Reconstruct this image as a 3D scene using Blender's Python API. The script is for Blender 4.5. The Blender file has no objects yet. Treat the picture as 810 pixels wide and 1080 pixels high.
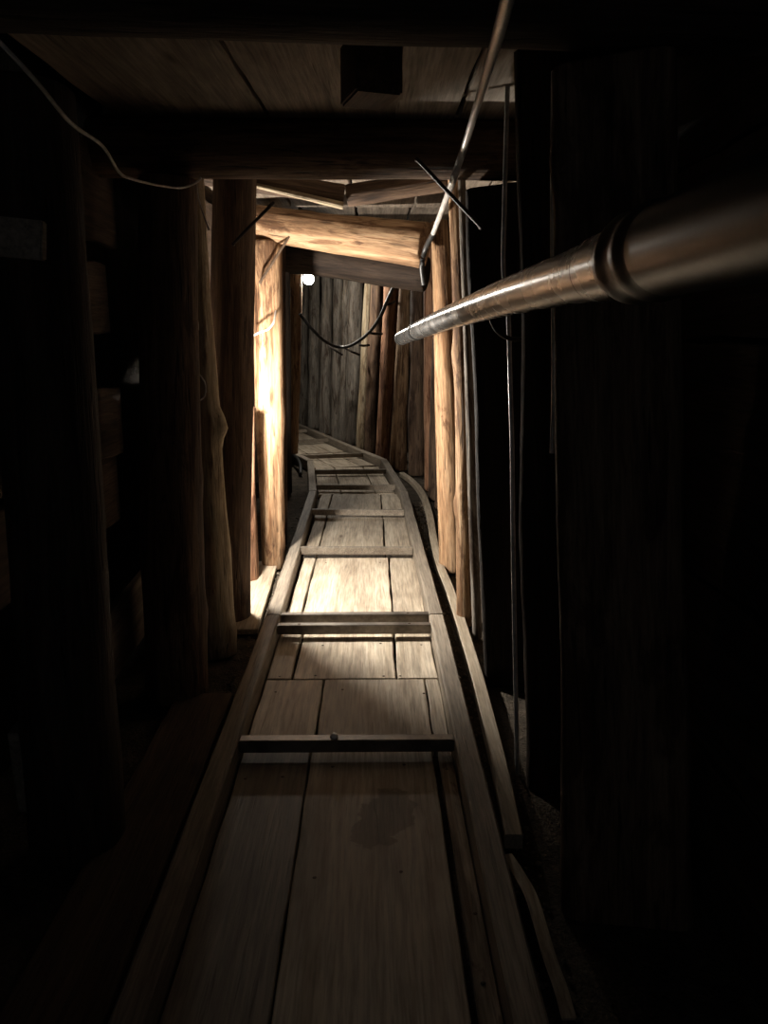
import bpy, bmesh, math, random
from mathutils import Vector, Matrix, noise

sc = bpy.context.scene
COL = sc.collection
PI = math.pi

# ------------------------------------------------------------------ camera
W_PX, H_PX, F_PX = 810, 1080, 840.0
PITCH, YAW = math.radians(12.3), math.radians(0.75)
CAM_POS = Vector((0, 0, 1.4))
FWD = Vector((math.sin(YAW) * math.cos(PITCH), math.cos(YAW) * math.cos(PITCH), -math.sin(PITCH)))
RGT = Vector((math.cos(YAW), -math.sin(YAW), 0))
UPV = RGT.cross(FWD)
cam_data = bpy.data.cameras.new('camera')
cam = bpy.data.objects.new('camera', cam_data)
COL.objects.link(cam)
m = Matrix((RGT, UPV, -FWD)).transposed().to_4x4()
m.translation = CAM_POS
cam.matrix_world = m
cam_data.sensor_fit = 'VERTICAL'
cam_data.sensor_height = 36.0
cam_data.lens = F_PX / H_PX * 36.0
cam_data.clip_start = 0.02
sc.camera = cam


def ray(x, y):
    return FWD + RGT * ((x - W_PX / 2) / F_PX) - UPV * ((y - H_PX / 2) / F_PX)


def F(x, y, z=0.0):                       # the point of a level plane
    d = ray(x, y)
    return CAM_POS + d * ((z - CAM_POS.z) / d.z)


def V(x, y, Y):                           # the point of an upright plane across the tunnel
    d = ray(x, y)
    return CAM_POS + d * (Y / d.y)


def depth(p):
    return (p - CAM_POS).dot(FWD)


# ------------------------------------------------------------------ materials
def new_mat(name):
    mt = bpy.data.materials.new(name)
    mt.use_nodes = True
    nt = mt.node_tree
    nt.nodes.clear()
    out = nt.nodes.new('ShaderNodeOutputMaterial')
    bs = nt.nodes.new('ShaderNodeBsdfPrincipled')
    nt.links.new(bs.outputs[0], out.inputs[0])
    return mt, nt, bs


class N:                                   # small node helper
    def __init__(s, nt):
        s.nt = nt

    def add(s, t, **kw):
        n = s.nt.nodes.new(t)
        for k, v in kw.items():
            setattr(n, k, v)
        return n

    def link(s, a, b):
        s.nt.links.new(a, b)

    def noise(s, vec, scale, detail=5, rough=0.6, dist=0.0):
        n = s.add('ShaderNodeTexNoise')
        n.inputs['Scale'].default_value = scale
        n.inputs['Detail'].default_value = detail
        n.inputs['Roughness'].default_value = rough
        n.inputs['Distortion'].default_value = dist
        s.link(vec, n.inputs['Vector'])
        return n.outputs['Fac']

    def ramp(s, fac, stops):
        n = s.add('ShaderNodeValToRGB')
        e = n.color_ramp.elements
        while len(e) < len(stops):
            e.new(0.5)
        for el, (p, c) in zip(e, stops):
            el.position = p
            el.color = (c[0], c[1], c[2], 1) if not isinstance(c, (int, float)) else (c, c, c, 1)
        s.link(fac, n.inputs[0])
        return n.outputs[0]

    def mul(s, a, b, fac=1.0, mode='MULTIPLY'):
        n = s.add('ShaderNodeMix', data_type='RGBA', blend_type=mode)
        if isinstance(fac, (int, float)):
            n.inputs[0].default_value = fac
        else:
            s.link(fac, n.inputs[0])
        for i, v in ((6, a), (7, b)):
            if isinstance(v, tuple):
                n.inputs[i].default_value = (*v, 1)
            else:
                s.link(v, n.inputs[i])
        return n.outputs[2]


def coords(n, scale):
    tc = n.add('ShaderNodeTexCoord')
    oi = n.add('ShaderNodeObjectInfo')
    vm = n.add('ShaderNodeVectorMath', operation='SCALE')
    comb = n.add('ShaderNodeCombineXYZ')
    for i in range(3):
        n.link(oi.outputs['Random'], comb.inputs[i])
    n.link(comb.outputs[0], vm.inputs[0])
    vm.inputs['Scale'].default_value = 37.0
    ad = n.add('ShaderNodeVectorMath', operation='ADD')
    n.link(tc.outputs['Object'], ad.inputs[0])
    n.link(vm.outputs[0], ad.inputs[1])
    mp = n.add('ShaderNodeMapping')
    mp.inputs['Scale'].default_value = scale
    n.link(ad.outputs[0], mp.inputs['Vector'])
    return mp.outputs[0], ad.outputs[0], oi.outputs['Random']


def wood(name, dark, mid, light, axis='Z', rough=0.8, grain=1.0, stain=0.5, bump=0.5, knots=True, crack=0.7, patch=0.0, spot=None):
    mt, nt, bs = new_mat(name)
    n = N(nt)
    s = {'Z': (1, 1, 0.07), 'Y': (1, 0.05, 1)}[axis]
    s2 = {'Z': (1, 1, 0.28), 'Y': (1, 0.3, 1)}[axis]
    v, raw, rnd = coords(n, s)
    mp = n.add('ShaderNodeMapping')
    mp.inputs['Scale'].default_value = s2
    n.link(raw, mp.inputs['Vector'])
    v2 = mp.outputs[0]
    g = n.noise(v, 26 * grain, 7, 0.65, 0.6)
    col = n.ramp(g, [(0.3, dark), (0.5, mid), (0.72, light)])
    fine = n.noise(v, 130 * grain, 4, 0.6)
    col = n.mul(col, n.ramp(fine, [(0.34, 0.5), (0.6, 1.0)]), 0.8)
    st = n.noise(v2, 5.5, 5, 0.62, 0.4)
    col = n.mul(col, n.ramp(st, [(0.32, (0.34, 0.29, 0.26)), (0.55, (1, 1, 1))]), stain)
    if patch:
        pa = n.noise(v2, 8.0, 8, 0.7, 0.8)
        col = n.mul(col, n.ramp(pa, [(0.40, (0.30, 0.22, 0.17)), (0.47, (1, 1, 1))]), patch)
        pb = n.noise(v, 15 * grain, 3, 0.6, 1.2)
        col = n.mul(col, n.ramp(pb, [(0.36, (0.38, 0.28, 0.2)), (0.44, (1, 1, 1)), (0.62, (1, 1, 1)), (0.7, (1.0, 0.93, 0.82))]), patch)
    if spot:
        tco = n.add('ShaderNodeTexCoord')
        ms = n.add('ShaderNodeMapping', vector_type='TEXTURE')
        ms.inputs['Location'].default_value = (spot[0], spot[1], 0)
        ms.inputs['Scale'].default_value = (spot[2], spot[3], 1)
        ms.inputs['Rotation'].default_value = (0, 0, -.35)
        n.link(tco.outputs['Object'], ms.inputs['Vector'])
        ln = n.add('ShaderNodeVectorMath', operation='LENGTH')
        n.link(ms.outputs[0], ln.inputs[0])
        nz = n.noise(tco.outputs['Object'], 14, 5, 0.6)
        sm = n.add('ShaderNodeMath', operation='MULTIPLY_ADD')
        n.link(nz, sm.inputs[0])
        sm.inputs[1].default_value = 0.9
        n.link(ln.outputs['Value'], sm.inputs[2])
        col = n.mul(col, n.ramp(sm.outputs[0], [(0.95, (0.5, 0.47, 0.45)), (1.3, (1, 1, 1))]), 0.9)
    cr = n.noise(v, 60 * grain, 2, 0.5, 0.3)
    crk = n.ramp(cr, [(0.31, 0.10), (0.36, 1.0)])
    col = n.mul(col, crk, crack)
    if knots:
        vo = n.add('ShaderNodeTexVoronoi')
        vo.inputs['Scale'].default_value = 5.0
        n.link(v2, vo.inputs['Vector'])
        kn = n.ramp(vo.outputs['Distance'], [(0.03, (0.12, 0.07, 0.045)), (0.1, (1, 1, 1))])
        col = n.mul(col, kn, 0.75)
    vary = n.add('ShaderNodeMapRange')
    vary.inputs['To Min'].default_value = 0.78
    vary.inputs['To Max'].default_value = 1.15
    n.link(rnd, vary.inputs[0])
    cmb = n.add('ShaderNodeCombineColor')
    for i in range(3):
        n.link(vary.outputs[0], cmb.inputs[i])
    col = n.mul(col, cmb.outputs[0])
    n.link(col, bs.inputs['Base Color'])
    bs.inputs['Roughness'].default_value = rough
    bs.inputs['Specular IOR Level'].default_value = 0.3
    mx = n.add('ShaderNodeMath', operation='ADD')
    n.link(g, mx.inputs[0])
    n.link(crk, mx.inputs[1])
    mx2 = n.add('ShaderNodeMath', operation='ADD')
    n.link(mx.outputs[0], mx2.inputs[0])
    n.link(fine, mx2.inputs[1])
    bp = n.add('ShaderNodeBump')
    bp.inputs['Strength'].default_value = bump
    bp.inputs['Distance'].default_value = 0.006
    n.link(mx2.outputs[0], bp.inputs['Height'])
    n.link(bp.outputs[0], bs.inputs['Normal'])
    return mt


def metal(name, col, rough, metallic=1.0, bump=0.1, scale=60, dirt=None, spec=0.5):
    mt, nt, bs = new_mat(name)
    n = N(nt)
    v, raw, rnd = coords(n, (1, 1, 1))
    f = n.noise(v, scale, 6, 0.6)
    g = n.noise(v, 9, 4, 0.6)
    d = dirt or tuple(c * 0.45 for c in col)
    c = n.ramp(g, [(0.35, d), (0.62, col)])
    c = n.mul(c, n.ramp(f, [(0.3, 0.6), (0.6, 1.0)]), 0.6)
    n.link(c, bs.inputs['Base Color'])
    bs.inputs['Metallic'].default_value = metallic
    bs.inputs['Specular IOR Level'].default_value = spec
    r = n.add('ShaderNodeMapRange')
    r.inputs['To Min'].default_value = max(0.05, rough - 0.12)
    r.inputs['To Max'].default_value = rough + 0.15
    n.link(g, r.inputs[0])
    n.link(r.outputs[0], bs.inputs['Roughness'])
    bp = n.add('ShaderNodeBump')
    bp.inputs['Strength'].default_value = bump
    bp.inputs['Distance'].default_value = 0.003
    n.link(f, bp.inputs['Height'])
    n.link(bp.outputs[0], bs.inputs['Normal'])
    return mt


def rocky(name, a, b, scale=7, bump=0.9):
    mt, nt, bs = new_mat(name)
    n = N(nt)
    v, raw, rnd = coords(n, (1, 1, 1))
    f = n.noise(v, scale, 9, 0.68, 0.3)
    f2 = n.noise(v, scale * 9, 5, 0.6)
    c = n.ramp(f, [(0.35, a), (0.65, b)])
    c = n.mul(c, n.ramp(f2, [(0.3, 0.45), (0.62, 1.0)]), 0.8)
    n.link(c, bs.inputs['Base Color'])
    bs.inputs['Roughness'].default_value = 0.95
    bs.inputs['Specular IOR Level'].default_value = 0.15
    ad = n.add('ShaderNodeMath', operation='ADD')
    n.link(f, ad.inputs[0])
    n.link(f2, ad.inputs[1])
    bp = n.add('ShaderNodeBump')
    bp.inputs['Strength'].default_value = bump
    bp.inputs['Distance'].default_value = 0.03
    n.link(ad.outputs[0], bp.inputs['Height'])
    n.link(bp.outputs[0], bs.inputs['Normal'])
    return mt


def emit(name, col, strength):
    mt, nt, bs = new_mat(name)
    bs.inputs['Base Color'].default_value = (0.8, 0.8, 0.8, 1)
    bs.inputs['Emission Color'].default_value = (*col, 1)
    bs.inputs['Emission Strength'].default_value = strength
    return mt


M = {}
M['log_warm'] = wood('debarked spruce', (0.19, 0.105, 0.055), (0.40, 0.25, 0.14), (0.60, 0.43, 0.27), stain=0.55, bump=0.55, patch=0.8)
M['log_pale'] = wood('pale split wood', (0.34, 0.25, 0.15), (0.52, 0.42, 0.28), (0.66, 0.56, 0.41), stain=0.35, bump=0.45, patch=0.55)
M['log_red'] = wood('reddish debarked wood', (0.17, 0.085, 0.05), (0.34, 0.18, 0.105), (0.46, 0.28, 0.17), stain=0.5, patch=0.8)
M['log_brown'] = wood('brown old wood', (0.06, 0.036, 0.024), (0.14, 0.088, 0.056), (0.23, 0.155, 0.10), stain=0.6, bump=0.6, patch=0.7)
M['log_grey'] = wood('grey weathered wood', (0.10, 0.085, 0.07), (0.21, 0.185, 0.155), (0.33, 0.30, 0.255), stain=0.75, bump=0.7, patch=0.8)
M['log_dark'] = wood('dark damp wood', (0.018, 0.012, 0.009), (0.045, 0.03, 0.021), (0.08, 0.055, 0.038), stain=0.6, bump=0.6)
M['log_black'] = wood('near-black wood', (0.008, 0.006, 0.005), (0.018, 0.013, 0.010), (0.032, 0.024, 0.018), stain=0.6, bump=0.6)  # very dark wood colour, even over the whole post
M['bark'] = wood('rough bark', (0.05, 0.03, 0.02), (0.16, 0.09, 0.05), (0.30, 0.17, 0.09), stain=0.6, bump=1.0)
M['floor_board'] = wood('sawn floor board', (0.34, 0.28, 0.205), (0.48, 0.41, 0.315), (0.58, 0.51, 0.41), axis='Y', stain=0.5, bump=0.22, knots=True, crack=0.25, grain=0.8, rough=0.7)
M['ceiling_lit'] = wood('lit sawn board', (0.24, 0.20, 0.16), (0.38, 0.325, 0.265), (0.47, 0.41, 0.34), axis='Y', stain=0.6, bump=0.25, crack=0.3, grain=0.7)  # lighter copy of the grey board, stronger light on the right painted in
M['ceiling_board'] = wood('grey sawn board', (0.15, 0.12, 0.09), (0.25, 0.205, 0.16), (0.34, 0.285, 0.23), axis='Y', stain=0.6, bump=0.25, crack=0.3, grain=0.7)
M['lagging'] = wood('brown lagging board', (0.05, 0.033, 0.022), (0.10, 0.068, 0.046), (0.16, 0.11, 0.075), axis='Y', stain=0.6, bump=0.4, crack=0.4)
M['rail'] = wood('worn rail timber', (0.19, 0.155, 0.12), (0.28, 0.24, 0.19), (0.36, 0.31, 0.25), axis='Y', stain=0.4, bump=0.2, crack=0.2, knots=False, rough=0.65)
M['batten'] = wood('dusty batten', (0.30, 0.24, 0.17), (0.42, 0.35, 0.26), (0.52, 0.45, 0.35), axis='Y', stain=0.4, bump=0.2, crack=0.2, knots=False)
M['steel_bar'] = metal('dark worn steel', (0.23, 0.20, 0.17), 0.45, 0.8, 0.25)
M['bolt'] = metal('bright bolt steel', (0.85, 0.83, 0.78), 0.45, 0.5, 0.02, dirt=(.75, .73, .68))
M['nail'] = metal('dark nail iron', (0.10, 0.07, 0.05), 0.6, 0.6, 0.1)
M['iron'] = metal('black iron', (0.06, 0.05, 0.045), 0.5, 0.7, 0.2)
M['lit_iron'] = metal('lamplit iron', (0.24, 0.17, 0.12), 0.55, 0.6, 0.3)  # lighter, browner copy of the iron with lamp light put into its colour
M['pipe'] = metal('grey steel pipe', (0.33, 0.325, 0.32), 0.25, 0.92, 0.01, 220, dirt=(0.29, 0.285, 0.28))
M['pipe_black'] = metal('black duct', (0.06, 0.057, 0.053), 0.32, 0.6, 0.02, 150, dirt=(.05,.048,.045))
M['rubber'] = metal('black rubber', (0.02, 0.02, 0.02), 0.4, 0.0, 0.05, spec=0.5)
M['cable_grey'] = metal('grey cable sheath', (0.78, 0.77, 0.75), 0.33, 0.35, 0.0, 200, dirt=(.68,.66,.63))
M['cable_black'] = metal('black cable sheath', (0.02, 0.02, 0.02), 0.45, 0.0, 0.05)
M['wire'] = metal('white wire sheath', (0.62, 0.58, 0.53), 0.5, 0.0, 0.05)
M['conduit'] = metal('grey conduit', (0.62, 0.60, 0.57), 0.35, 0.3, 0.1)
M['enamel'] = metal('lamp enamel', (0.35, 0.35, 0.33), 0.4, 0.0, 0.05)
M['dirt'] = rocky('trodden dirt', (0.05, 0.041, 0.032), (0.14, 0.115, 0.087), 9, 0.8)
M['rock'] = rocky('mine rock', (0.012, 0.011, 0.010), (0.035, 0.03, 0.026), 4, 1.0)
M['gravel'] = rocky('loose stone', (0.12, 0.10, 0.08), (0.30, 0.25, 0.19), 30, 0.5)


# ------------------------------------------------------------------ object helpers
def link(name, bm, mat, parent=None, smooth=True, matrix=None, autosmooth=None):
    me = bpy.data.meshes.new(name)
    bmesh.ops.recalc_face_normals(bm, faces=bm.faces)
    bm.to_mesh(me)
    bm.free()
    me.materials.append(M[mat] if isinstance(mat, str) else mat)
    if smooth:
        me.polygons.foreach_set('use_smooth', [True] * len(me.polygons))
        if autosmooth is not None:
            me.set_sharp_from_angle(angle=math.radians(autosmooth))
    o = bpy.data.objects.new(name, me)
    COL.objects.link(o)
    if parent is not None:
        o.parent = parent
    if matrix is not None:
        o.matrix_local = matrix
    return o


def tag(o, label=None, cat=None, group=None, kind=None):
    if label:
        o['label'] = label
    if cat:
        o['category'] = cat
    if group:
        o['group'] = group
    if kind or label:
        o['kind'] = kind or 'thing'
    return o


def empty(name, loc=(0, 0, 0), rz=0.0):
    o = bpy.data.objects.new(name, None)
    COL.objects.link(o)
    o.location = loc
    o.rotation_euler = (0, 0, rz)
    o.empty_display_size = 0.05
    return o


def frame_from(p0, p1, axis='Z'):
    d = (p1 - p0).normalized()
    if axis == 'Z':
        x = Vector((1, 0, 0)) if abs(d.x) < .8 else Vector((0, 0, -1))
        x = (x - d * x.dot(d)).normalized()
        mm = Matrix((x, d.cross(x), d)).transposed().to_4x4()
    else:
        mm = d.to_track_quat('Y', 'Z').to_matrix().to_4x4()
    mm.translation = p0
    return mm


def log_bm(L, r0, r1, seed=0, rough=0.10, knots=(), bow=(0, 0), rings=None, segs=28, ridges=0.35, square=0.0, turn=0.0):
    """a log along local Z: taper, bow, ridges, knot swellings and slightly rounded sawn ends"""
    bm = bmesh.new()
    rings = rings or max(10, int(L / 0.045))
    rng = random.Random(seed)
    off = Vector((rng.uniform(-50, 50), rng.uniform(-50, 50), rng.uniform(-50, 50)))
    rows = []
    ts = [0.0] + [(i / rings) for i in range(0, rings + 1)] + [1.0]
    for j, t in enumerate(ts):
        z = t * L
        edge = 0.93 if j in (0, len(ts) - 1) else 1.0
        if j == 1:
            z = min(0.008, L * .02)
        if j == len(ts) - 2:
            z = L - min(0.008, L * .02)
        r = r0 + (r1 - r0) * t
        cx = bow[0] * math.sin(PI * t) + 0.10 * r0 * noise.noise(Vector((0, 3.1, z * 1.6)) + off)
        cy = bow[1] * math.sin(PI * t) + 0.10 * r0 * noise.noise(Vector((7, 0, z * 1.6)) + off)
        row = []
        for k in range(segs):
            a = 2 * PI * k / segs
            ca, sa = math.cos(a), math.sin(a)
            rr = r * (1 + rough * noise.noise(Vector((ca * 1.1, sa * 1.1, z * 2.2)) + off)
                      + rough * ridges * noise.noise(Vector((ca * 4.2, sa * 4.2, z * 0.9)) + off)
                      + rough * 0.25 * noise.noise(Vector((ca * 6, sa * 6, z * 9)) + off))
            if square:
                e_ = (abs(math.cos(a - turn)) ** square + abs(math.sin(a - turn)) ** square) ** (1 / square)
                rr = rr / e_
            for kz, ka, amp, size in knots:
                da = (a - ka + PI) % (2 * PI) - PI
                e = ((z - kz) / size) ** 2 + (da * r / (size * 0.7)) ** 2
                if e < 6:
                    rr += amp * math.exp(-e)
            row.append(bm.verts.new((cx + rr * ca * edge, cy + rr * sa * edge, z)))
        rows.append(row)
    for a, b in zip(rows[:-1], rows[1:]):
        for k in range(segs):
            bm.faces.new((a[k], a[(k + 1) % segs], b[(k + 1) % segs], b[k]))
    for row, flip in ((rows[0], True), (rows[-1], False)):
        c = sum((v.co for v in row), Vector()) / segs
        cv = bm.verts.new(c)
        for k in range(segs):
            bm.faces.new((row[k], row[(k + 1) % segs], cv))
    return bm


def log(name, p0, p1, r0, r1, mat, label, cat, group=None, parent=None, **kw):
    p0, p1 = Vector(p0), Vector(p1)
    o = link(name, log_bm((p1 - p0).length, r0, r1, **kw), mat, parent, matrix=frame_from(p0, p1), autosmooth=50)
    if parent is None:
        tag(o, label, cat, group)
    return o


def px_post(xb0, xb1, yb, xt0, xt1, yt, ztop, rmin=None):
    """base edges on the floor row and edges higher up -> axis ends and radii"""
    b = F((xb0 + xb1) / 2, yb)
    rb = (xb1 - xb0) / 2 / F_PX * depth(b)
    b = b + Vector((0, rb * 0.9, 0))
    rb = (xb1 - xb0) / 2 / F_PX * depth(b)
    b = V((xb0 + xb1) / 2, yb, b.y) if False else Vector((b.x * (b.y) / (b.y - rb * 0.9), b.y, 0))
    t = V((xt0 + xt1) / 2, yt, b.y)
    rt = (xt1 - xt0) / 2 / F_PX * depth(t)
    f = ztop / t.z
    top = b + (t - b) * f
    rtop = rb + (rt - rb) * f
    return b + Vector((0, 0, -0.03)), top, rb, rtop


def sweep(pts, prof, mat, name, parent=None, closed_prof=True, up=Vector((0, 0, 1)), smooth=True, autosmooth=35, scale=None):
    """sweep a 2-D profile [(side, up)] along a polyline given in the parent's space"""
    bm = bmesh.new()
    pts = [Vector(p) for p in pts]
    rows = []
    for i, p in enumerate(pts):
        if i == 0:
            t = pts[1] - pts[0]
        elif i == len(pts) - 1:
            t = pts[-1] - pts[-2]
        else:
            t = (pts[i + 1] - pts[i]).normalized() + (pts[i] - pts[i - 1]).normalized()
        t.normalize()
        u = up if abs(t.dot(up)) < 0.97 else Vector((1, 0, 0))
        s = t.cross(u).normalized()
        w = s.cross(t).normalized()
        k = scale[i] if scale else 1.0
        rows.append([bm.verts.new(p + s * (a * k) + w * (b * k)) for a, b in prof])
    n = len(prof)
    for a, b in zip(rows[:-1], rows[1:]):
        for k in range(n):
            bm.faces.new((a[k], a[(k + 1) % n], b[(k + 1) % n], b[k]))
    bm.faces.new(rows[0])
    bm.faces.new(rows[-1])
    return link(name, bm, mat, parent, smooth, autosmooth=autosmooth)


def circle(r, n=14):
    return [(r * math.cos(2 * PI * k / n), r * math.sin(2 * PI * k / n)) for k in range(n)]


def smooth_path(pts, n=8):
    """Catmull-Rom through the points"""
    pts = [Vector(p) for p in pts]
    P = [pts[0] * 2 - pts[1]] + pts + [pts[-1] * 2 - pts[-2]]
    out = []
    for i in range(1, len(P) - 2):
        a, b, c, d = P[i - 1], P[i], P[i + 1], P[i + 2]
        for k in range(n):
            t = k / n
            out.append(0.5 * ((2 * b) + (c - a) * t + (2 * a - 5 * b + 4 * c - d) * t * t + (3 * b - a - 3 * c + d) * t ** 3))
    out.append(pts[-1])
    return out


def tube(name, pts, r, mat, parent=None, n=8, seg=14):
    """r may be a number or a list of (fraction, radius)"""
    path = smooth_path(pts, n)
    sc_ = None
    return sweep(path, circle(r, seg), mat, name, parent, autosmooth=60)


def board_bm(L, W, T, seed=0, wob=0.004, seg=None, chamfer=0.004, twist=0.0, taper=0.0):
    """a sawn board along local Y from 0 to L, centred in X, top at z = 0"""
    bm = bmesh.new()
    rng = random.Random(seed)
    off = Vector((rng.uniform(-90, 90), rng.uniform(-90, 90), 0))
    seg = seg or max(3, int(L / 0.06))
    rows = []
    c = chamfer
    for i in range(-1, seg + 2):
        end = i in (-1, seg + 1)
        y = min(max(i, 0), seg) / seg * L
        if i == 0:
            y = c
        if i == seg:
            y = L - c
        if i == -1:
            y = 0
        if i == seg + 1:
            y = L
        k = c if end else 0
        w = W / 2 * (1 + taper * (y / L - 0.5))
        dl = wob * noise.noise(Vector((1, y * 5, 0)) + off)
        dr = wob * noise.noise(Vector((9, y * 5, 0)) + off)
        dz = wob * 0.5 * noise.noise(Vector((5, y * 2, 3)) + off)
        l, r_ = -w + dl + k, w + dr - k
        t, b = dz - k, dz - T + k
        ps = [(l, b + c), (l, t - c), (l + c, t), ((l + r_) / 2, t), (r_ - c, t), (r_, t - c), (r_, b + c), (r_ - c, b), (l + c, b)]
        row = []
        for x, z in ps:
            a = twist * (y / L - 0.5)
            row.append(bm.verts.new((x * math.cos(a) - z * math.sin(a), y, x * math.sin(a) + z * math.cos(a))))
        rows.append(row)
    n = 9
    for a, b in zip(rows[:-1], rows[1:]):
        for k in range(n):
            bm.faces.new((a[k], a[(k + 1) % n], b[(k + 1) % n], b[k]))
    bm.faces.new(rows[0])
    bm.faces.new(rows[-1])
    return bm


def bx_bm(sx, sy, sz, c=0.003):
    bm = bmesh.new()
    bmesh.ops.create_cube(bm, size=1)
    for v in bm.verts:
        v.co = Vector((v.co.x * sx, v.co.y * sy, v.co.z * sz))
    bmesh.ops.bevel(bm, geom=list(bm.edges), offset=c, segments=2, affect='EDGES')
    return bm


def dome_bm(r, h, seg=12):
    bm = bmesh.new()
    prof = [(r, 0), (r, h * 0.35), (r * 0.8, h * 0.75), (r * 0.4, h)]
    rows = [[bm.verts.new((a * math.cos(2 * PI * k / seg), a * math.sin(2 * PI * k / seg), b)) for k in range(seg)] for a, b in prof]
    for a, b in zip(rows[:-1], rows[1:]):
        for k in range(seg):
            bm.faces.new((a[k], a[(k + 1) % seg], b[(k + 1) % seg], b[k]))
    bm.faces.new(rows[0])
    bm.faces.new(rows[-1])
    return bm


# ------------------------------------------------------------------ setting: rock, dirt
def ribbon(name, line, z0, z1, mat, amp, seed, res=0.16):
    """a rough upright wall along a plan polyline"""
    bm = bmesh.new()
    pts = []
    for a, b in zip(line[:-1], line[1:]):
        a, b = Vector((*a, 0)), Vector((*b, 0))
        n = max(1, int((b - a).length / res))
        for i in range(n):
            pts.append(a + (b - a) * i / n)
    pts.append(Vector((*line[-1], 0)))
    nz = int((z1 - z0) / res)
    g = []
    for p in pts:
        col = []
        for j in range(nz + 1):
            z = z0 + (z1 - z0) * j / nz
            q = Vector((p.x, p.y, z))
            d = noise.noise(q * 1.7 + Vector((seed, 0, 0))) * amp + noise.noise(q * 4.5) * amp * 0.4
            col.append(bm.verts.new(q + Vector((d, d * 0.3, 0))))
        g.append(col)
    for a, b in zip(g[:-1], g[1:]):
        for j in range(nz):
            bm.faces.new((a[j], b[j], b[j + 1], a[j + 1]))
    return tag(link(name, bm, mat), kind='structure')


def sheet(name, x0, x1, y0, y1, z, mat, amp, res, seed):
    bm = bmesh.new()
    nx, ny = int((x1 - x0) / res), int((y1 - y0) / res)
    g = []
    for i in range(nx + 1):
        col = []
        for j in range(ny + 1):
            x, y = x0 + (x1 - x0) * i / nx, y0 + (y1 - y0) * j / ny
            dz = amp * (noise.noise(Vector((x * 2.2 + seed, y * 2.2, 0))) + 0.5 * noise.noise(Vector((x * 8, y * 8, seed))))
            col.append(bm.verts.new((x, y, z + dz)))
        g.append(col)
    for a, b in zip(g[:-1], g[1:]):
        for j in range(ny):
            bm.faces.new((a[j], b[j], b[j + 1], a[j + 1]))
    return tag(link(name, bm, mat), kind='structure')


LEFT_LINE = [(-1.28, -0.9), (-1.28, 8.2), (-1.75, 9.8), (-3.4, 15.2)]
RIGHT_LINE = [(1.02, -0.9), (1.02, 6.5), (0.98, 8.6), (0.62, 10.0), (-1.05, 15.2)]
ribbon('wall_left', LEFT_LINE, -0.15, 2.62, 'rock', 0.10, 3)
ribbon('wall_right', RIGHT_LINE, -0.15, 2.62, 'rock', 0.08, 8)
ribbon('wall_far', [(-3.6, 15.1), (-0.7, 15.1)], -0.15, 2.62, 'rock', 0.1, 5)
sheet('floor', -3.7, 1.4, -1.0, 15.3, -0.045, 'dirt', 0.012, 0.07, 2.0)
sheet('ceiling', -3.7, 1.4, -1.0, 15.3, 2.56, 'rock', 0.05, 0.2, 9.0)

# ------------------------------------------------------------------ track frames
RAIL_W, RAIL_H = 0.070, 0.108


def rail_profile():
    w, h, c = RAIL_W / 2, RAIL_H, 0.006
    return [(-w, 0), (w, 0), (w, h - c), (w - c, h), (-w + c, h), (-w, h - c)]


def track_section(label, right0, right1, left0, left1, bars, z0=-0.028):
    """rail centre lines from *0 to *1 ; bars: list of (fraction, material, bolts, height)"""
    r0, r1, l0, l1 = (Vector((*p, 0)) for p in (right0, right1, left0, left1))
    root = empty('track_section', (l0 + r0) / 2)
    tag(root, label, 'track', 'track sections along the tunnel floor')
    o = root.location
    for a, b in ((l0, l1), (r0, r1)):
        n = max(2, int((b - a).length / 0.1))
        mm = frame_from(a - o + Vector((0, 0, z0)), b - o + Vector((0, 0, z0)), 'Y')
        L = (b - a).length
        bm = bmesh.new()
        prof = rail_profile()
        rows = []
        for i in range(n + 1):
            y = L * i / n
            dx = 0.003 * noise.noise(Vector((a.x * 7, y * 3 + a.y, 1)))
            dz = 0.002 * noise.noise(Vector((a.x * 7, y * 3 + a.y, 5)))
            rows.append([bm.verts.new((px + dx, y, pz + (dz if pz > .05 else 0))) for px, pz in prof])
        for p, q in zip(rows[:-1], rows[1:]):
            for k in range(6):
                bm.faces.new((p[k], p[(k + 1) % 6], q[(k + 1) % 6], q[k]))
        bm.faces.new(rows[0])
        bm.faces.new(rows[-1])
        link('rail', bm, 'rail', root, matrix=mm, autosmooth=30)
    for f, mat, bolts, ztop in bars:
        a = l0 + (l1 - l0) * f - o
        b = r0 + (r1 - r0) * f - o
        d = (b - a).normalized()
        a = a + d * (RAIL_W / 2 + 0.001)
        b = b - d * (RAIL_W / 2 + 0.001)
        L = (b - a).length
        bm = bx_bm(L, 0.042, 0.046, 0.003)
        mm = Matrix.Rotation(math.atan2(d.y, d.x), 4, 'Z')
        mm.translation = (a + b) / 2 + Vector((0, 0, ztop - 0.023))
        bar = link('cross_bar', bm, mat, root, matrix=mm, autosmooth=30)
        for bxp, big in bolts:
            mb = Matrix.Translation((L * (bxp - 0.5), 0, 0.0225))
            link('bolt', dome_bm(0.014 if big else 0.008, 0.016 if big else 0.003), 'bolt' if big else 'nail', bar, matrix=mb)
    return root


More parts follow.
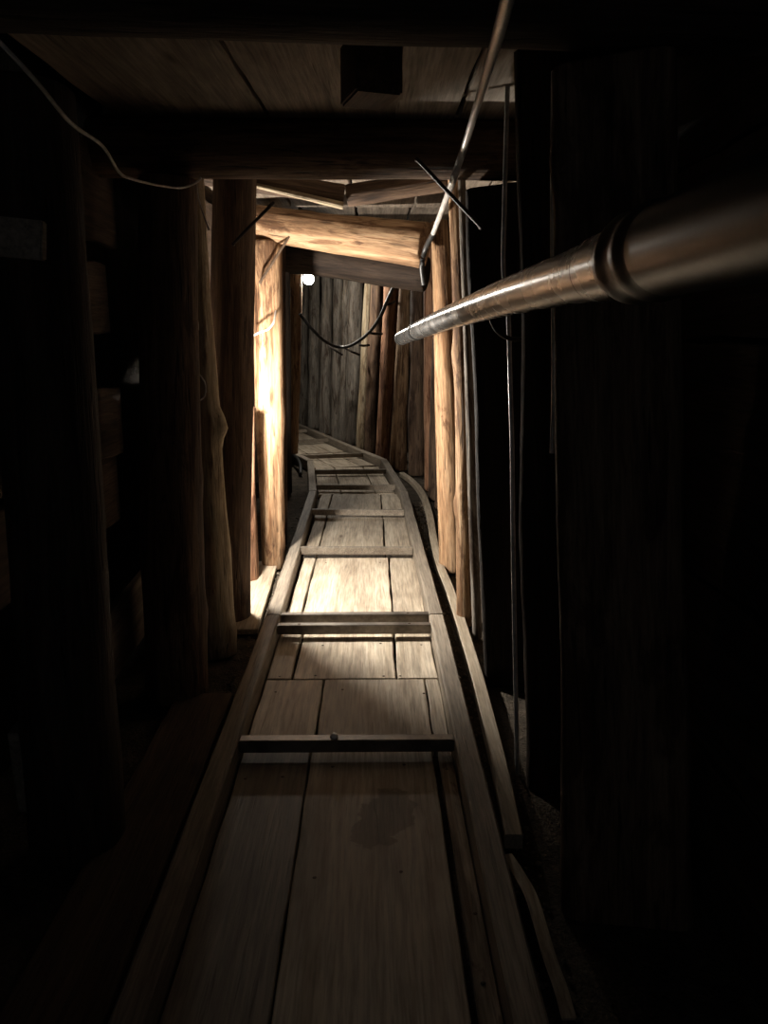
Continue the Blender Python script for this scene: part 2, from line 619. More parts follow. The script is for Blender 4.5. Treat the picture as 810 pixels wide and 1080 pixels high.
XL, XR = -0.495, 0.310
track_section('long near track frame running from the foreground to the doubled cross bars', (XR, 0.25), (XR - .004, 3.70), (XL, 0.25), (XL, 3.70),
              [((2.50 - .25) / 3.45, 'steel_bar', [(0.44, True)], 0.066), ((3.60 - .25) / 3.45, 'steel_bar', [(0.14, False), (0.86, False)], 0.070)])
track_section('brightly lit middle track frame beyond the doubled cross bars', (XR - .004, 3.712), (0.268, 6.90), (XL, 3.712), (-0.540, 6.95),
              [(0.012, 'steel_bar', [(0.14, False), (0.86, False)], 0.070), (0.405, 'rail', [], 0.074), (0.775, 'rail', [], 0.07)])
track_section('dim short track frame just before the left bend', (0.266, 6.92), (0.115, 8.83), (-0.543, 6.97), (-0.70, 8.75),
              [(0.20, 'rail', [], 0.066), (0.68, 'rail', [], 0.066)])
track_section('short track frame turning left past the dark hose', (0.110, 8.85), (-0.30, 9.99), (-0.705, 8.77), (-1.07, 9.72),
              [(0.5, 'rail', [], 0.066)])
track_section('farthest track frame vanishing left behind the dark post', (-0.305, 10.01), (-1.42, 13.3), (-1.075, 9.74), (-2.18, 13.0),
              [(0.25, 'rail', [], 0.066), (0.6, 'rail', [], 0.066)])

# ------------------------------------------------------------------ floor boards
INL, INR = XL + RAIL_W / 2 + 0.004, XR - RAIL_W / 2 - 0.004


def floor_board(x0, x1, y0, y1, label, nails=(), z=0.0, seed=None, slant=0.0, T=0.032, mat='floor_board', shrink=0.0025):
    seed = seed if seed is not None else int(abs(x0 * 1000) + y0 * 77)
    W = x1 - x0 - 2 * shrink
    bm = board_bm(y1 - y0 - 0.006, W, T, seed, wob=0.005)
    mm = Matrix.Translation(((x0 + x1) / 2, y0 + 0.003, z)) @ Matrix.Rotation(slant, 4, 'Z')
    o = link('floor_board', bm, mat, None, matrix=mm, autosmooth=30)
    tag(o, label, 'floor board', 'floor boards laid between the rails')
    for nx, ny in nails:
        link('nail', dome_bm(0.006, 0.0025, 8), 'nail', o, matrix=Matrix.Translation((nx - (x0 + x1) / 2, ny - y0, -0.0005)))
    return o


def xs(px, py):
    return F(px, py).x


st_ = F(405, 862)
M['floor_dirty'] = wood('dirty floor board', (0.20, 0.155, 0.115), (0.34, 0.28, 0.21), (0.42, 0.36, 0.28), axis='Y', stain=0.8, bump=0.3, crack=0.4, grain=0.8, patch=0.7)
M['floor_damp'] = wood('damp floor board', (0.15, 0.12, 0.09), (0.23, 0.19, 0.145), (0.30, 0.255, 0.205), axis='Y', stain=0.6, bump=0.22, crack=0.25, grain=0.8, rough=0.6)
M['floor_stain'] = wood('stained floor board', (0.34, 0.28, 0.205), (0.48, 0.41, 0.315), (0.58, 0.51, 0.41), axis='Y', stain=0.5, bump=0.22, crack=0.25, grain=0.8, rough=0.7,
                          spot=(st_.x - (xs(318, 860) + xs(470, 860) - .010) / 2, st_.y - .353, .15, .30))
# row A (foreground)
sA1, sA2 = xs(318, 860), xs(470, 860)
yA = (0.35, 2.53)
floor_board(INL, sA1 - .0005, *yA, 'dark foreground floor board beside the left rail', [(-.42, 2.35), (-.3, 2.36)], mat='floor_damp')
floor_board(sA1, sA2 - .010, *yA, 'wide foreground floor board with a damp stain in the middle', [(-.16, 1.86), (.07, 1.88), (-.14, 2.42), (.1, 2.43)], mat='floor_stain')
floor_board(sA2 + .006, INR, *yA, 'narrow dirty foreground floor board beside the right rail', [(.24, 1.5), (.25, 1.72), (.24, 2.4)], mat='floor_dirty')
# row B
yB = (2.535, F(400, 716).y)
sB1, sB2 = xs(337, 748), xs(453, 748)
floor_board(INL, sB1 - .001, *yB, 'floor board by the left rail between the bolted cross bar and the cross seam', [(-.4, 3.0)])
floor_board(sB1 + .001, sB2 - .002, *yB, 'middle floor board between the bolted cross bar and the cross seam', [(-.13, 3.02), (.1, 2.62)])
floor_board(sB2, INR, *yB, 'narrow floor board by the right rail just beyond the bolted cross bar', [(.2, 2.98)])
# row C
yC = (yB[1] + .002, 3.66)
sC1, sC2 = xs(314, 692), xs(417, 692)
floor_board(INL, sC1 - .006, *yC, 'short floor board by the left rail in front of the doubled cross bars', [(-.4, 3.15)])
floor_board(sC1 + .003, sC2 - .004, *yC, 'short wide middle floor board in front of the doubled cross bars', [(-.25, 3.16), (.04, 3.15), (-.24, 3.5), (.03, 3.52)])
floor_board(sC2 + .003, INR, *yC, 'short floor board by the right rail in front of the doubled cross bars', [(.11, 3.15), (.22, 3.5)])
# rows D..H further away
far_rows = [
    ((3.665, 5.02), (327, 414), (412, 614), 'brightest', 'between doubled bars and first timber bar'),
    ((5.025, 6.22), (341, 560), (405, 560), 'lit', 'between first and second timber bars'),
    ((6.225, 7.20), (350, 523), (402, 523), 'dim', 'between second and third timber bars'),
]
for (y0, y1), (a, ay), (b, by), adj, where in far_rows:
    ay = by
    p, q = xs(a, ay), xs(b, by)
    floor_board(INL - .03 * (y0 - 3.6) / 3, p - .003, y0, y1, adj + ' floor board by the left rail ' + where)
    floor_board(p + .003, q - .003, y0, y1, adj + ' wide middle floor board ' + where, [(p + .06, y0 + .1), (q - .06, y0 + .1), (p + .07, y1 - .12), (q - .06, y1 - .12)])
    floor_board(q + .003, INR - .035 * (y0 - 3.6) / 3, y0, y1, adj + ' floor board by the right rail ' + where)


def bend_board(c0, c1, off0, off1, label, seed):
    c0, c1 = Vector((*c0, 0)), Vector((*c1, 0))
    d = (c1 - c0).normalized()
    s = Vector((d.y, -d.x, 0))
    mid = c0 + s * (off0 + off1) / 2
    bm = board_bm((c1 - c0).length, off1 - off0 - .006, 0.032, seed, wob=.004)
    mm = frame_from(mid, mid + d, 'Y')
    tag(link('floor_board', bm, 'floor_board', None, matrix=mm, autosmooth=30), label, 'floor board', 'floor boards laid between the rails')


for (c0, c1, w, nm) in (((-0.155, 7.215), (-0.295, 8.76), .355, 'just before the left bend'),
                        ((-0.31, 8.80), (-0.675, 9.82), .35, 'at the start of the left bend'),
                        ((-0.70, 9.90), (-1.79, 13.1), .35, 'beyond the left bend')):
    bend_board(c0, c1, -w, -w + .21, 'far floor board beside the left rail ' + nm, 11)
    bend_board(c0, c1, -w + .215, w - .18, 'far middle floor board ' + nm, 12)
    bend_board(c0, c1, w - .175, w, 'far floor board beside the right rail ' + nm, 13)

# boards outside the left rail
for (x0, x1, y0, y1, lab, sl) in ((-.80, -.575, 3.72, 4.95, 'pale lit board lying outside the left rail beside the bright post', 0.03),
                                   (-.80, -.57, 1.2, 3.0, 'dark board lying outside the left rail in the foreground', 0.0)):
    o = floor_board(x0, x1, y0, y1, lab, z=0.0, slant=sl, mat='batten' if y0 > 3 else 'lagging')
    o['group'] = 'boards outside the left rail'

# ------------------------------------------------------------------ posts, left side
PG_L = 'props along the left wall'
PG_R = 'props along the right wall'


def post(spec, mat, label, group, ztop=2.2, name='prop_post', dy=0.0, dx=0.0, **kw):
    b, t, r0, r1 = px_post(*spec, ztop)
    d = Vector((dx, dy, 0))
    return log(name, b + d, t + d, r0, r1, mat, label, 'post', group, **kw), b, t, r0, r1


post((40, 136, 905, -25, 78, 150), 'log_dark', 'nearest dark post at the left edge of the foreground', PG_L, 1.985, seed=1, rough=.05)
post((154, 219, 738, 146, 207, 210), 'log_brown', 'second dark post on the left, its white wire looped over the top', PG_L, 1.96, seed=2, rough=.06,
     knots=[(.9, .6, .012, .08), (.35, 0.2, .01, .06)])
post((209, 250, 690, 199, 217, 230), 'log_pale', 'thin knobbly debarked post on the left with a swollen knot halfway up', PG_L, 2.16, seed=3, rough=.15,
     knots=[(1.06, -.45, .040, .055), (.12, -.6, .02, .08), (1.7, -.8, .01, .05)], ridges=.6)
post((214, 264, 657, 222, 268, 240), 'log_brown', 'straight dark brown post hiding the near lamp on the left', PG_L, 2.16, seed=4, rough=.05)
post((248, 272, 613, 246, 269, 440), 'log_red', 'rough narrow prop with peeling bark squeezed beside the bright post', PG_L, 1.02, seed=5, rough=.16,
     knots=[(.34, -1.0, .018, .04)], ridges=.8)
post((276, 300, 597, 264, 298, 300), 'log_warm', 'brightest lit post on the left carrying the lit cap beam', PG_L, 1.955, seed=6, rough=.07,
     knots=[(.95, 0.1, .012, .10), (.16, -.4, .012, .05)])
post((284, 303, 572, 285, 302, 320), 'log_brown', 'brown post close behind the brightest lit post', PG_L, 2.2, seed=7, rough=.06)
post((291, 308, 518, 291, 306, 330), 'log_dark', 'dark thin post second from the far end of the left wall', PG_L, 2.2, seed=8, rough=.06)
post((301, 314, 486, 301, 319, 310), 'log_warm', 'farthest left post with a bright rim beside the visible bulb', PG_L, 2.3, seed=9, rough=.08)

# ------------------------------------------------------------------ posts, right side
post((455, 482, 600, 446, 466, 300), 'log_warm', 'bright peeled post behind the pipe on the right', PG_R, 2.06, seed=20, rough=.06, bow=(0.0, 0), dx=.055)
post((476, 499, 655, 466, 483, 240), 'log_warm', 'crooked lit pole just right of the bright peeled post', PG_R, 2.2, seed=21, rough=.10,
     knots=[(.62, 2.8, .015, .05), (1.35, 2.9, .012, .06)], bow=(.012, 0), dx=.03)
post((494, 504, 668, 480, 488, 240), 'log_grey', 'thinnest grey pole standing beside the big black post', PG_R, 2.2, seed=22, rough=.08, dx=.02)
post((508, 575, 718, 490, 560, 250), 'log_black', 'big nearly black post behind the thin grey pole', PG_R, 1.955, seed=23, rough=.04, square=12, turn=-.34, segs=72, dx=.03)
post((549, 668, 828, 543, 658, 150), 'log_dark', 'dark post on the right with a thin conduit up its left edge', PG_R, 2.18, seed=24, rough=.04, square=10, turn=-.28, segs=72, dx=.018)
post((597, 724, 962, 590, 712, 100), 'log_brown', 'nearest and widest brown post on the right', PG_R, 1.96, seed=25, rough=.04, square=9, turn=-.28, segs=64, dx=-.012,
     knots=[(1.82, 3.6, .012, .06)])

# ------------------------------------------------------------------ far wall of upright poles
poles = [  # base x0,x1,y ; upper x0,x1 at row 310 ; material ; what it looks like
    (313, 324, 446, 316, 326, 'log_grey', 'darkest grey pole at the left end of the far pole wall'),
    (324, 337, 450, 326, 338, 'log_grey', 'grey pole second from the left of the far pole wall'),
    (336, 350, 456, 338, 351, 'log_grey', 'knotty grey pole third from the left of the far pole wall'),
    (348, 359, 461, 351, 362, 'log_grey', 'grey pole fourth from the left of the far pole wall under the cable'),
    (357, 365, 463, 361, 368, 'log_grey', 'thin grey pole fifth from the left of the far pole wall'),
    (363, 377, 467, 367, 383, 'log_grey', 'wide grey pole left of the pale split pole'),
    (375, 386, 472, 383, 392, 'log_pale', 'pale yellowish split pole in the far pole wall'),
    (383, 398, 477, 390, 405, 'log_brown', 'brown pole with an iron hook right of the pale split pole'),
    (396, 411, 485, 404, 421, 'log_red', 'reddish pole in the far pole wall with dark foot'),
    (411, 430, 494, 420, 433, 'log_warm', 'warm brown pole left of the pipe end'),
    (430, 450, 499, 433, 447, 'log_brown', 'greyish brown pole below the pipe end'),
    (447, 463, 515, 447, 459, 'log_red', 'brown pole half hidden behind the bright peeled right post'),
]
for i, (a, b, y, c, d, mat, lab) in enumerate(poles):
    bb, tt, r0, r1 = px_post(a, b, y, c, d, 320, 2.5)
    log('wall_pole', bb, tt, r0 * .97, r1 * .97, mat, lab, 'pole', 'upright poles of the far wall', seed=40 + i, rough=.14,
        knots=[(1.1 + .13 * (i % 5), -1.6 + .3 * (i % 3), .012, .05)], ridges=.7)
# more poles hidden behind the bright right post and round the bend
for i, (x, y) in enumerate(((0.62, 6.3), (0.62, 6.75), (0.60, 7.15))):
    log('wall_pole', (x, y, -.04), (x + .02, y, 2.5), .1, .09, 'log_brown',
        'wall pole in shadow behind the bright peeled right post',
        'pole', 'hidden wall poles', seed=70 + i, rough=.09)

# ------------------------------------------------------------------ cap beams
CG = 'cap beams across the tunnel'
log('cap_beam', (-1.05, 1.74, 2.088), (0.92, 1.78, 2.055), .092, .092, 'log_dark', 'nearest black cap beam along the top edge', 'beam', CG, seed=80, rough=.05)
log('cap_beam', (-1.02, 3.12, 2.08), (0.86, 3.16, 2.08), .104, .104, 'log_brown', 'dark cap beam above the second left post', 'beam', CG, seed=81, rough=.05)
a = V(264, 234, 4.92)
b = V(449, 259, 4.60)
log('cap_beam', a, b, .092, .125, 'log_warm', 'brightly lit cap beam tilted down to the right', 'beam', CG, seed=82, rough=.11, ridges=.9,
    knots=[(.35, 3.0, .01, .04)])
a = V(283, 266, 5.75)
b = V(450, 290, 5.45)
log('cap_beam', a, b, .105, .115, 'log_dark', 'shaded cap beam behind the brightly lit one', 'beam', CG, seed=83, rough=.06)
log('cap_beam', (-1.4, 9.2, 2.20), (.22, 8.8, 2.16), .10, .10, 'log_dark', 'far dark cap beam above the visible bulb', 'beam', CG, seed=84, rough=.06)

# sagging lagging pole cracked in a shallow V
root = empty('cracked_lagging_pole', V(364, 207, 4.05))
tag(root, 'cracked lagging pole sagging in a shallow V above the lit cap beam', 'pole')
c = root.location
for p, q, sd in ((V(196, 180, 4.0), V(363, 206, 4.05), 90), (V(472, 189, 4.0), V(366, 206, 4.05), 91)):
    log('pole_half', p - c, q - c, .05, .05, 'log_brown', None, None, parent=root, seed=sd, rough=.10, ridges=.8)
p, q = V(268, 195, 3.98), V(362, 217, 4.0)
log('lit_edge', p - c, q - c, .012, .016, 'log_pale', None, None, parent=root, seed=92, rough=.2)  # added pale strip that paints the lit lower edge of the left half

# ------------------------------------------------------------------ ceiling boards
def ceiling_board(x0, x1, y0, y1, z, label, seed, T=.035, sl=0.0, mat='ceiling_board'):
    bm = board_bm(y1 - y0, x1 - x0 - .008, T, seed, wob=.006)
    mm = Matrix.Translation(((x0 + x1) / 2, y0, z + T)) @ Matrix.Rotation(sl, 4, 'Z')
    return tag(link('ceiling_board', bm, mat, None, matrix=mm, autosmooth=30), label, 'ceiling board', 'boards laid over the cap beams')


ZC = 2.20
ceiling_board(-.98, -.436, 1.70, 3.12, ZC - .03, 'leftmost ceiling board above the second left post', 1, sl=-.045)
ceiling_board(-.43, .055, 1.70, 3.12, ZC - .03, 'wide ceiling board left of the dark hanging block', 2, sl=-.045)
ceiling_board(.075, .30, 1.70, 3.12, ZC - .03, 'brightest lit ceiling board behind the dark hanging block', 3, mat='ceiling_lit')
ceiling_board(.305, .52, 1.70, 3.12, ZC - .028, 'lit ceiling board touched by the grey cable', 4, mat='ceiling_lit')
ceiling_board(.53, .98, 1.70, 3.12, ZC - .03, 'dark ceiling board above the right posts', 5)
for i, (x0, x1) in enumerate(((-.98, -.5), (-.49, -.12), (-.11, .25), (.26, .62), (.63, .98))):
    ceiling_board(x0, x1, 3.13, 5.2, ZC - .01, ('far left', 'left', 'middle', 'right', 'far right')[i] + ' ceiling board above the cracked pole', 10 + i)
    ceiling_board(x0, x1, .2, 1.69, ZC + .02, ('far left', 'left', 'middle', 'right', 'far right')[i] + ' ceiling board above the viewer before the nearest cap beam', 20 + i)
for i, (x0, x1) in enumerate(((-1.1, -.5), (-.49, -.12), (-.11, .25), (.26, .9))):
    ceiling_board(x0, x1, 5.22, 8.9, 2.26, ('far left', 'left', 'right', 'far right')[i] + ' ceiling board behind the shaded cap beam', 30 + i)

# hanging block
o = link('hanging_block', bx_bm(.125, .16, .15, .006), 'lagging', None, matrix=Matrix.Translation(V(391, 74, 2.30)) @ Matrix.Rotation(.30, 4, 'Z'), autosmooth=30)
tag(o, 'dark square wood block hanging under the ceiling boards', 'block')

# ------------------------------------------------------------------ lagging boards on the walls
def side_board(x, y0, y1, z0, z1, label, seed, tilt=0.0, T=.03, mat='lagging', group='lagging boards behind the left posts', facing=1):
    H = z1 - z0
    bm = board_bm(y1 - y0, H, T, seed, wob=.012)
    mm = Matrix.Translation((x, y0, (z0 + z1) / 2)) @ Matrix.Rotation(tilt, 4, 'X') @ Matrix.Rotation(PI / 2 * facing, 4, 'Y')
    return tag(link('lagging_board', bm, mat, None, matrix=mm, autosmooth=30), label, 'board', group)


LX = -1.0
side_board(LX, 1.3, 3.28, 1.74, 2.08, 'top lagging board between the two nearest left posts', 1)
side_board(LX - .05, 1.2, 3.28, 1.36, 1.62, 'second lagging board down between the two nearest left posts', 2, .03)
side_board(LX - .03, 1.3, 3.28, .98, 1.25, 'third lagging board down between the two nearest left posts', 3, -.02)
side_board(LX - .06, 1.2, 3.28, .62, .90, 'fourth lagging board down between the two nearest left posts', 4, .02)
side_board(LX + .03, 2.0, 3.35, .10, .36, 'slanting low board between the two nearest left posts', 5, .06, mat='ceiling_board')
side_board(LX + .135, 3.3, 5.3, .02, 1.148, 'low lagging board behind the dark brown left post', 6)
side_board(LX + .135, 3.3, 5.3, 1.15, 2.1, 'high lagging board behind the dark brown left post', 7)
side_board(LX - .04, 5.35, 8.4, .15, 1.1, 'low lagging board behind the brightest lit left post', 8)
side_board(LX - .04, 5.35, 8.4, 1.15, 2.1, 'high lagging board behind the brightest lit left post', 9)
# stub of board fixed to the nearest left post
p = V(-10, 247, 1.66)
o = link('board_stub', bx_bm(.15, .025, .072, .003), 'ceiling_board', None,
         matrix=Matrix.Translation(V(5, 250, 1.60)) @ Matrix.Rotation(.10, 4, 'Y'), autosmooth=30)
tag(o, 'short board end fixed across the nearest left post', 'board')

RG = 'lagging boards behind the right posts'
RX = .85
def right_board(y0, y1, z0, z1, label, seed, tilt=0.0, x=RX, mat='lagging'):
    return side_board(x, y0, y1, z0, z1, label, seed, tilt, .03, mat, RG, -1)


right_board(.3, 2.78, 1.86, 2.2, 'topmost lagging board right of the widest post', 11)
right_board(.3, 2.78, 1.40, 1.855, 'lagging board right of the widest post behind the pipe', 12, .0)
right_board(.3, 2.78, .80, 1.392, 'wide lagging board right of the widest post under the pipe', 13, -.003)
right_board(.3, 2.78, .36, .78, 'low lagging board right of the widest post', 14)
right_board(.3, 2.78, -.02, .345, 'lowest lagging board right of the widest post', 15)
for i, (z0, z1) in enumerate(((.0, .4), (.42, .85), (.87, 1.3), (1.32, 1.72), (1.74, 2.2))):
    right_board(2.80, 4.9, z0, z1, ('lowest', 'second lowest', 'middle', 'second highest', 'highest')[i] + ' lagging board behind the big black right post', 20 + i)
# ------------------------------------------------------------------ batten and bent strip by the right rail
pts = [F(x, y, .02) for x, y in ((424, 498), (436, 507), (446, 520), (453, 540), (458, 570), (464, 595), (473, 617), (483, 645), (494, 680), (505, 717), (516, 760), (527, 805), (536, 848), (542, 880))]
prof = [(-.026, -.045), (.026, -.045), (.026, -.004), (.022, 0), (-.022, 0), (-.026, -.004)]
o = sweep(smooth_path(pts, 6), prof, 'batten', 'floor_batten', autosmooth=30)
tag(o, 'long pale batten curving along the floor outside the right rail', 'batten')
pts = [F(534, 902, .03), F(547, 922, .035), F(560, 946, .04), F(570, 978, .035), F(580, 1012, .02), F(591, 1043, .012), F(600, 1075, .0)]
o = sweep(smooth_path(pts, 6), [(-.014, -.003), (.014, -.003), (.016, 0.003), (-.016, .003)], 'batten', 'bent_strip', autosmooth=30)
tag(o, 'bent flat strip curling on the floor by the widest right post', 'strip')
bpy.context.view_layer.update()

# ------------------------------------------------------------------ big pipe on the right wall
root = empty('pipe', (0, 0, 0))
pz = [(423, 357, 5.75), (431, 353, 5.3), (440, 349, 4.95), (468, 337, 3.85), (501, 325, 2.98), (552, 307, 2.11), (602, 293, 1.63), (637, 283, 1.41)]
P3 = [V(x, y, Y * .86) for x, y, Y in pz]
root.location = P3[4]
tag(root, 'long grey pipe with a black flanged joint running along the right wall', 'pipe')
o0 = root.location
R0 = .0445


def even_path(pts, step=.05, passes=60):
    """evenly spaced points along the polyline, relaxed into a smooth bend"""
    out, left = [pts[0].copy()], step
    for a, b in zip(pts[:-1], pts[1:]):
        L, d = (b - a).length, 0.0
        while L - d >= left:
            d += left
            out.append(a + (b - a) * (d / L))
            left = step
        left -= L - d
    out.append(pts[-1].copy())
    for _ in range(passes):
        out = [out[0]] + [(out[i - 1] + out[i] * 2 + out[i + 1]) / 4 for i in range(1, len(out) - 1)] + [out[-1]]
    return out


def pipe_part(name, pts, r, mat, n=10, rings=None):
    pts = even_path([p - o0 for p in pts]) if len(pts) > 3 and not rings else smooth_path([p - o0 for p in pts], n)
    scl = None
    if rings:
        scl = [rings(i / (len(pts) - 1)) for i in range(len(pts))]
    return sweep(pts, circle(r, 40), mat, name, root, autosmooth=40, scale=scl)


pipe_part('pipe_tail', P3[:3], .0415, 'pipe')
pipe_part('pipe_body', P3[2:], R0, 'pipe')
# dark band near the far end
d = (P3[3] - P3[2]).normalized()
pipe_part('band', [P3[2] - d * .03, P3[2] + d * .03], R0 * 1.09, 'rubber', 2)
e = P3[-1]
dd = Vector((0.0, -1, 0.0))


def along(Y, z=None):
    return Vector((e.x + (e.y - Y) * -.004, Y, e.z))


pipe_part('band', [along(e.y + .02), along(e.y)], R0 * 1.05, 'rubber', 2)
pipe_part('sleeve', [along(e.y + .005), along(e.y - .15)], .049, 'pipe', 3)
def ribs(t):
    return 1 + .13 * math.exp(-((t - .28) / .16) ** 2) + .13 * math.exp(-((t - .78) / .16) ** 2)
pipe_part('flange', [along(e.y - .13), along(e.y - .17), along(e.y - .22), along(e.y - .27)], .052, 'rubber', 12, ribs)
pipe_part('duct', [along(e.y - .26), along(.7), along(.2)], .053, 'pipe_black', 10)

# black hanger strap under the pipe
pts = [V(514, 318, 2.58), V(519, 340, 2.56), V(529, 353, 2.55), V(545, 358, 2.57), V(563, 353, 2.6), V(578, 341, 2.62), V(586, 328, 2.64)]
o = tube('pipe_hanger', pts, .007, 'iron', seg=10)
tag(o, 'black iron hanger looped under the grey pipe', 'hanger')

# ------------------------------------------------------------------ cables and conduits
pts = [V(541, -25, 1.32), V(533, 8, 1.46), V(525, 38, 1.60), V(516, 68, 2.0), V(505, 105, 2.5), V(493, 145, 2.82), V(484, 172, 2.93), V(476, 195, 3.02), V(466, 222, 3.75), V(457, 246, 4.2)]
o = tube('cable', pts, .012, 'cable_grey')
tag(o, 'shiny grey cable sagging down from the ceiling on the right', 'cable')
pts = [V(457, 246, 4.2), V(449, 262, 4.33), V(445, 280, 4.36), V(447, 300, 4.4)]
o = tube('cable', pts, .014, 'cable_black')
tag(o, 'short dark cable end hanging beside the lit cap beam', 'cable')
pts = [V(316, 331, 8.9), V(330, 348, 9.0), V(343, 360, 9.1), V(357, 366, 9.2), V(371, 364, 9.1), V(388, 352, 8.9), V(400, 336, 8.6), V(409, 316, 8.3), V(418, 296, 8.0)]
o = tube('cable', pts, .018, 'cable_black')
tag(o, 'black cable hanging in a loop across the far pole wall', 'cable')
for i, (x0, y0, x1, y1, Y) in enumerate(((346, 364, 361, 374, 10.2), (364, 367, 379, 374, 9.8), (379, 364, 389, 364, 9.4), (389, 351, 403, 352, 9.1), (405, 322, 417, 318, 8.7))):
    o = tube('cable_hook', [V(x0, y0, Y), V((x0 + x1) / 2, (y0 + y1) / 2 + .5, Y), V(x1, y1, Y + .1)], .014, 'iron', n=3, seg=8)
    tag(o, ('lowest left', 'lower', 'small', 'middle', 'top right')[i] + ' iron hook holding the black cable on the far pole wall', 'hook', 'cable hooks on the far wall')

pts = [V(536, 70, 2.72), V(534, 140, 2.72), V(532, 220, 2.72), V(531, 285, 2.72), V(536, 330, 2.70), V(538, 400, 2.66), V(540, 470, 2.63), V(541, 560, 2.58), V(543, 680, 2.52), V(545, 780, 2.46), V(546, 845, 2.43)]
o = tube('conduit', pts, .0075, 'conduit')
tag(o, 'thin grey conduit running up beside the pipe hanger', 'conduit')
pts = [V(584, 75, 2.02), V(583, 150, 2.02), V(583, 260, 2.02), V(584, 345, 2.02), V(584, 420, 2.02), V(582, 478, 2.02)]
o = tube('conduit', pts, .006, 'conduit')
tag(o, 'short grey conduit on the left edge of the widest right post', 'conduit')

pts = [V(-30, 18, 1.45), V(0, 45, 1.5), V(40, 88, 1.6), V(75, 130, 1.75), V(108, 154, 2.0), V(126, 182, 2.3), V(140, 189, 2.45), V(165, 195, 2.7), V(190, 198, 2.9), V(206, 193, 3.0),
       V(212, 188, 3.03)]
o = tube('wire', pts, .0042, 'wire', seg=8)
tag(o, 'thin white wire sagging from the upper left to the second post', 'wire')
pts = [V(207, 190, 3.24), V(209, 208, 3.24), V(216, 230, 3.22), V(221, 243, 3.22)]
o = tube('wire', pts, .0035, 'wire', seg=8)
tag(o, 'short white wire end dropping over the knobbly post', 'wire')
pts = [V(206, 330, 3.12), V(209, 345, 3.1), V(205, 365, 3.08), V(208, 390, 3.1), V(216, 404, 3.14), V(216, 417, 3.14), V(209, 424, 3.12)]
o = tube('wire', pts, .0035, 'wire', seg=8)
tag(o, 'white wire curling between the second post and the knobbly post', 'wire')
pts = [V(267, 354, 4.70), V(275, 350, 4.66), V(283, 347, 4.66), V(289, 339, 4.68), V(291, 328, 4.74)]
o = tube('wire', pts, .006, 'wire', seg=8)
tag(o, 'short white wire loop across the brightest lit post', 'wire')
pts = [F(300, 487, .0), F(306, 481, .06), F(312, 482, .075), F(316.5, 490, .05), F(317, 500, -.01)]
o = tube('hose', pts, .019, 'rubber', seg=12)
tag(o, 'black hose arching on the floor by the far left posts', 'hose')


# ------------------------------------------------------------------ timber dogs (iron cramps)
def dog(p, q, spike, mat, label, r=.0075):
    p, q = Vector(p), Vector(q)
    root = empty('timber_dog', (p + q) / 2)
    tag(root, label, 'cramp', 'iron cramps joining caps and posts')
    c = root.location
    sweep([p - c, q - c], circle(r, 8), mat, 'bar', root, autosmooth=40)
    for e0 in (p, q):
        sweep([e0 - c, e0 - c + spike * .6, e0 - c + spike], circle(r, 8), mat, 'spike', root, autosmooth=40, scale=[1, .8, .1])


dog(V(440, 168, 2.98), V(508, 240, 2.98), Vector((0.0, .09, .01)), 'iron', 'black iron cramp crossing in front of the grey cable')
dog(V(246, 257, 3.72), V(288, 214, 3.76), Vector((-.01, .08, 0)), 'iron', 'dark iron cramp on the dark brown left post')
dog(V(274, 298, 4.72), V(308, 245, 4.76), Vector((0, .07, 0)), 'lit_iron', 'lit iron cramp between the brightest post and the lit cap beam')


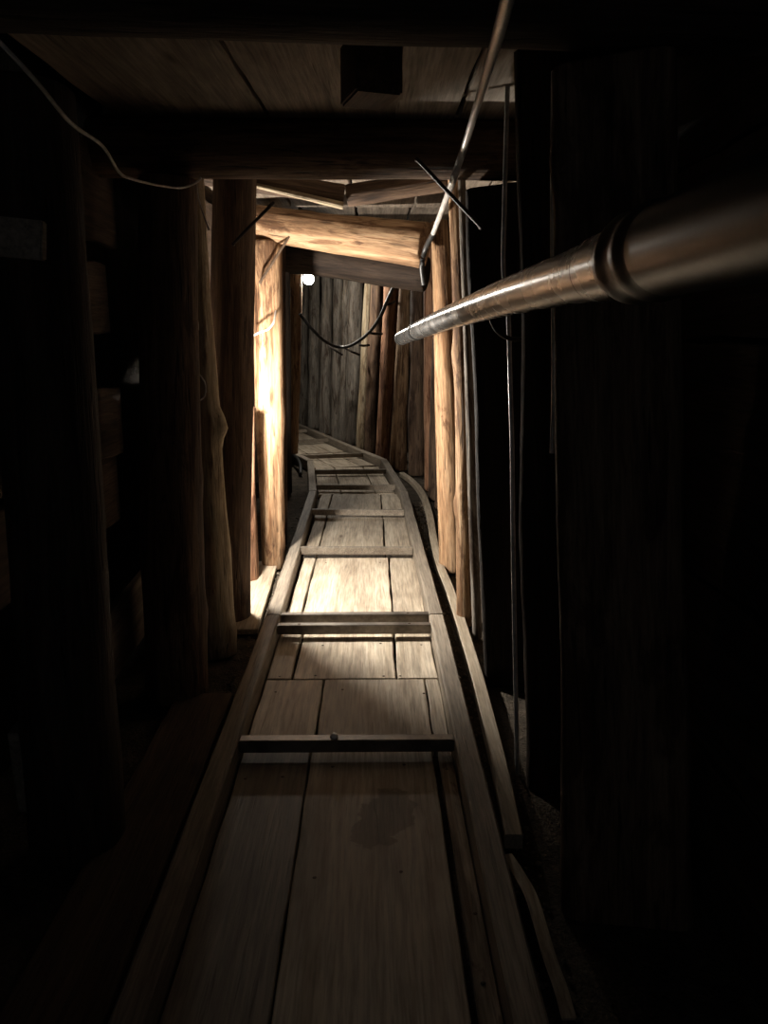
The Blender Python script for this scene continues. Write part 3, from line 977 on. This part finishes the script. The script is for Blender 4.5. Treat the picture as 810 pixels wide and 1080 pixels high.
# ------------------------------------------------------------------ lamps
def lamp(loc, bulb_r, strength, label, col, side):
    root = empty('mine_lamp', loc)
    tag(root, label, 'lamp')
    bm = bmesh.new()
    bmesh.ops.create_uvsphere(bm, u_segments=14, v_segments=10, radius=bulb_r)
    for v in bm.verts:
        if v.co.z > 0:
            v.co.z *= 1.35
    link('bulb', bm, emit('bulb glow', col, strength), root)
    bm = bmesh.new()
    prof = [(bulb_r * .5, bulb_r * 1.28), (bulb_r * .62, bulb_r * 1.3), (bulb_r * .66, bulb_r * 2.4), (bulb_r * .3, bulb_r * 2.7)]
    rws = [[bm.verts.new((a * math.cos(k * PI / 8), a * math.sin(k * PI / 8), b)) for k in range(16)] for a, b in prof]
    for a, b in zip(rws[:-1], rws[1:]):
        for k in range(16):
            bm.faces.new((a[k], a[(k + 1) % 16], b[(k + 1) % 16], b[k]))
    bm.faces.new(rws[-1])
    bm.faces.new(rws[0])
    link('socket', bm, 'enamel', root, autosmooth=40)
    top = Vector((0, 0, bulb_r * 2.7))
    tube('lamp_arm', [top - Vector((0, 0, .01)), top + Vector((side * .02, 0, .02)), top + Vector((side * .07, 0, .03)), top + Vector((side * .12, 0, .03))], .007, 'iron', root, seg=8)
    return root


WARM = (1.0, 0.92, 0.81)
NEAR_LAMP = Vector((-0.725, 4.118, 1.10))
lamp(NEAR_LAMP, .035, 4500, 'lit lamp hidden behind the dark brown left post', WARM, -1)
FAR_LAMP = V(325.5, 294.5, 9.5)
lamp(FAR_LAMP, .06, 620, 'bare bulb glowing beneath the far cap beam', (1.0, 0.92, 0.80), -1)

# ------------------------------------------------------------------ gravel beside the rails
rng = random.Random(4)
bm = bmesh.new()
for i in range(700):
    side = rng.random()
    y = rng.uniform(1.2, 7.0)
    x = rng.uniform(.35, .46) if side < .7 else rng.uniform(-.64, -.56)
    s = rng.uniform(.003, .011)
    r = bmesh.ops.create_icosphere(bm, subdivisions=1, radius=s)
    for v in r['verts']:
        v.co = Vector((v.co.x * rng.uniform(.7, 1.2), v.co.y * rng.uniform(.7, 1.2), v.co.z * .7)) + Vector((x, y, -.04 + s * .5))
o = link('gravel', bm, 'gravel', smooth=False)
tag(o, 'loose grit scattered on the dirt outside the rails', 'gravel', kind='stuff')

# ------------------------------------------------------------------ world and colour
w = bpy.data.worlds.new('world')
sc.world = w
w.use_nodes = True
w.node_tree.nodes['Background'].inputs[0].default_value = (0.85, 0.92, 1.0, 1)
w.node_tree.nodes['Background'].inputs[1].default_value = 0.08  # dim fill added through the open tunnel end to lift the blacks
sc.view_settings.view_transform = 'Standard'
sc.view_settings.look = 'None'
sc.view_settings.gamma = 1.0
sc.view_settings.use_curve_mapping = False
sc.view_settings.exposure = 0.0
sc.cycles.max_bounces = 8
sc.cycles.diffuse_bounces = 5
sc.cycles.use_denoising = True
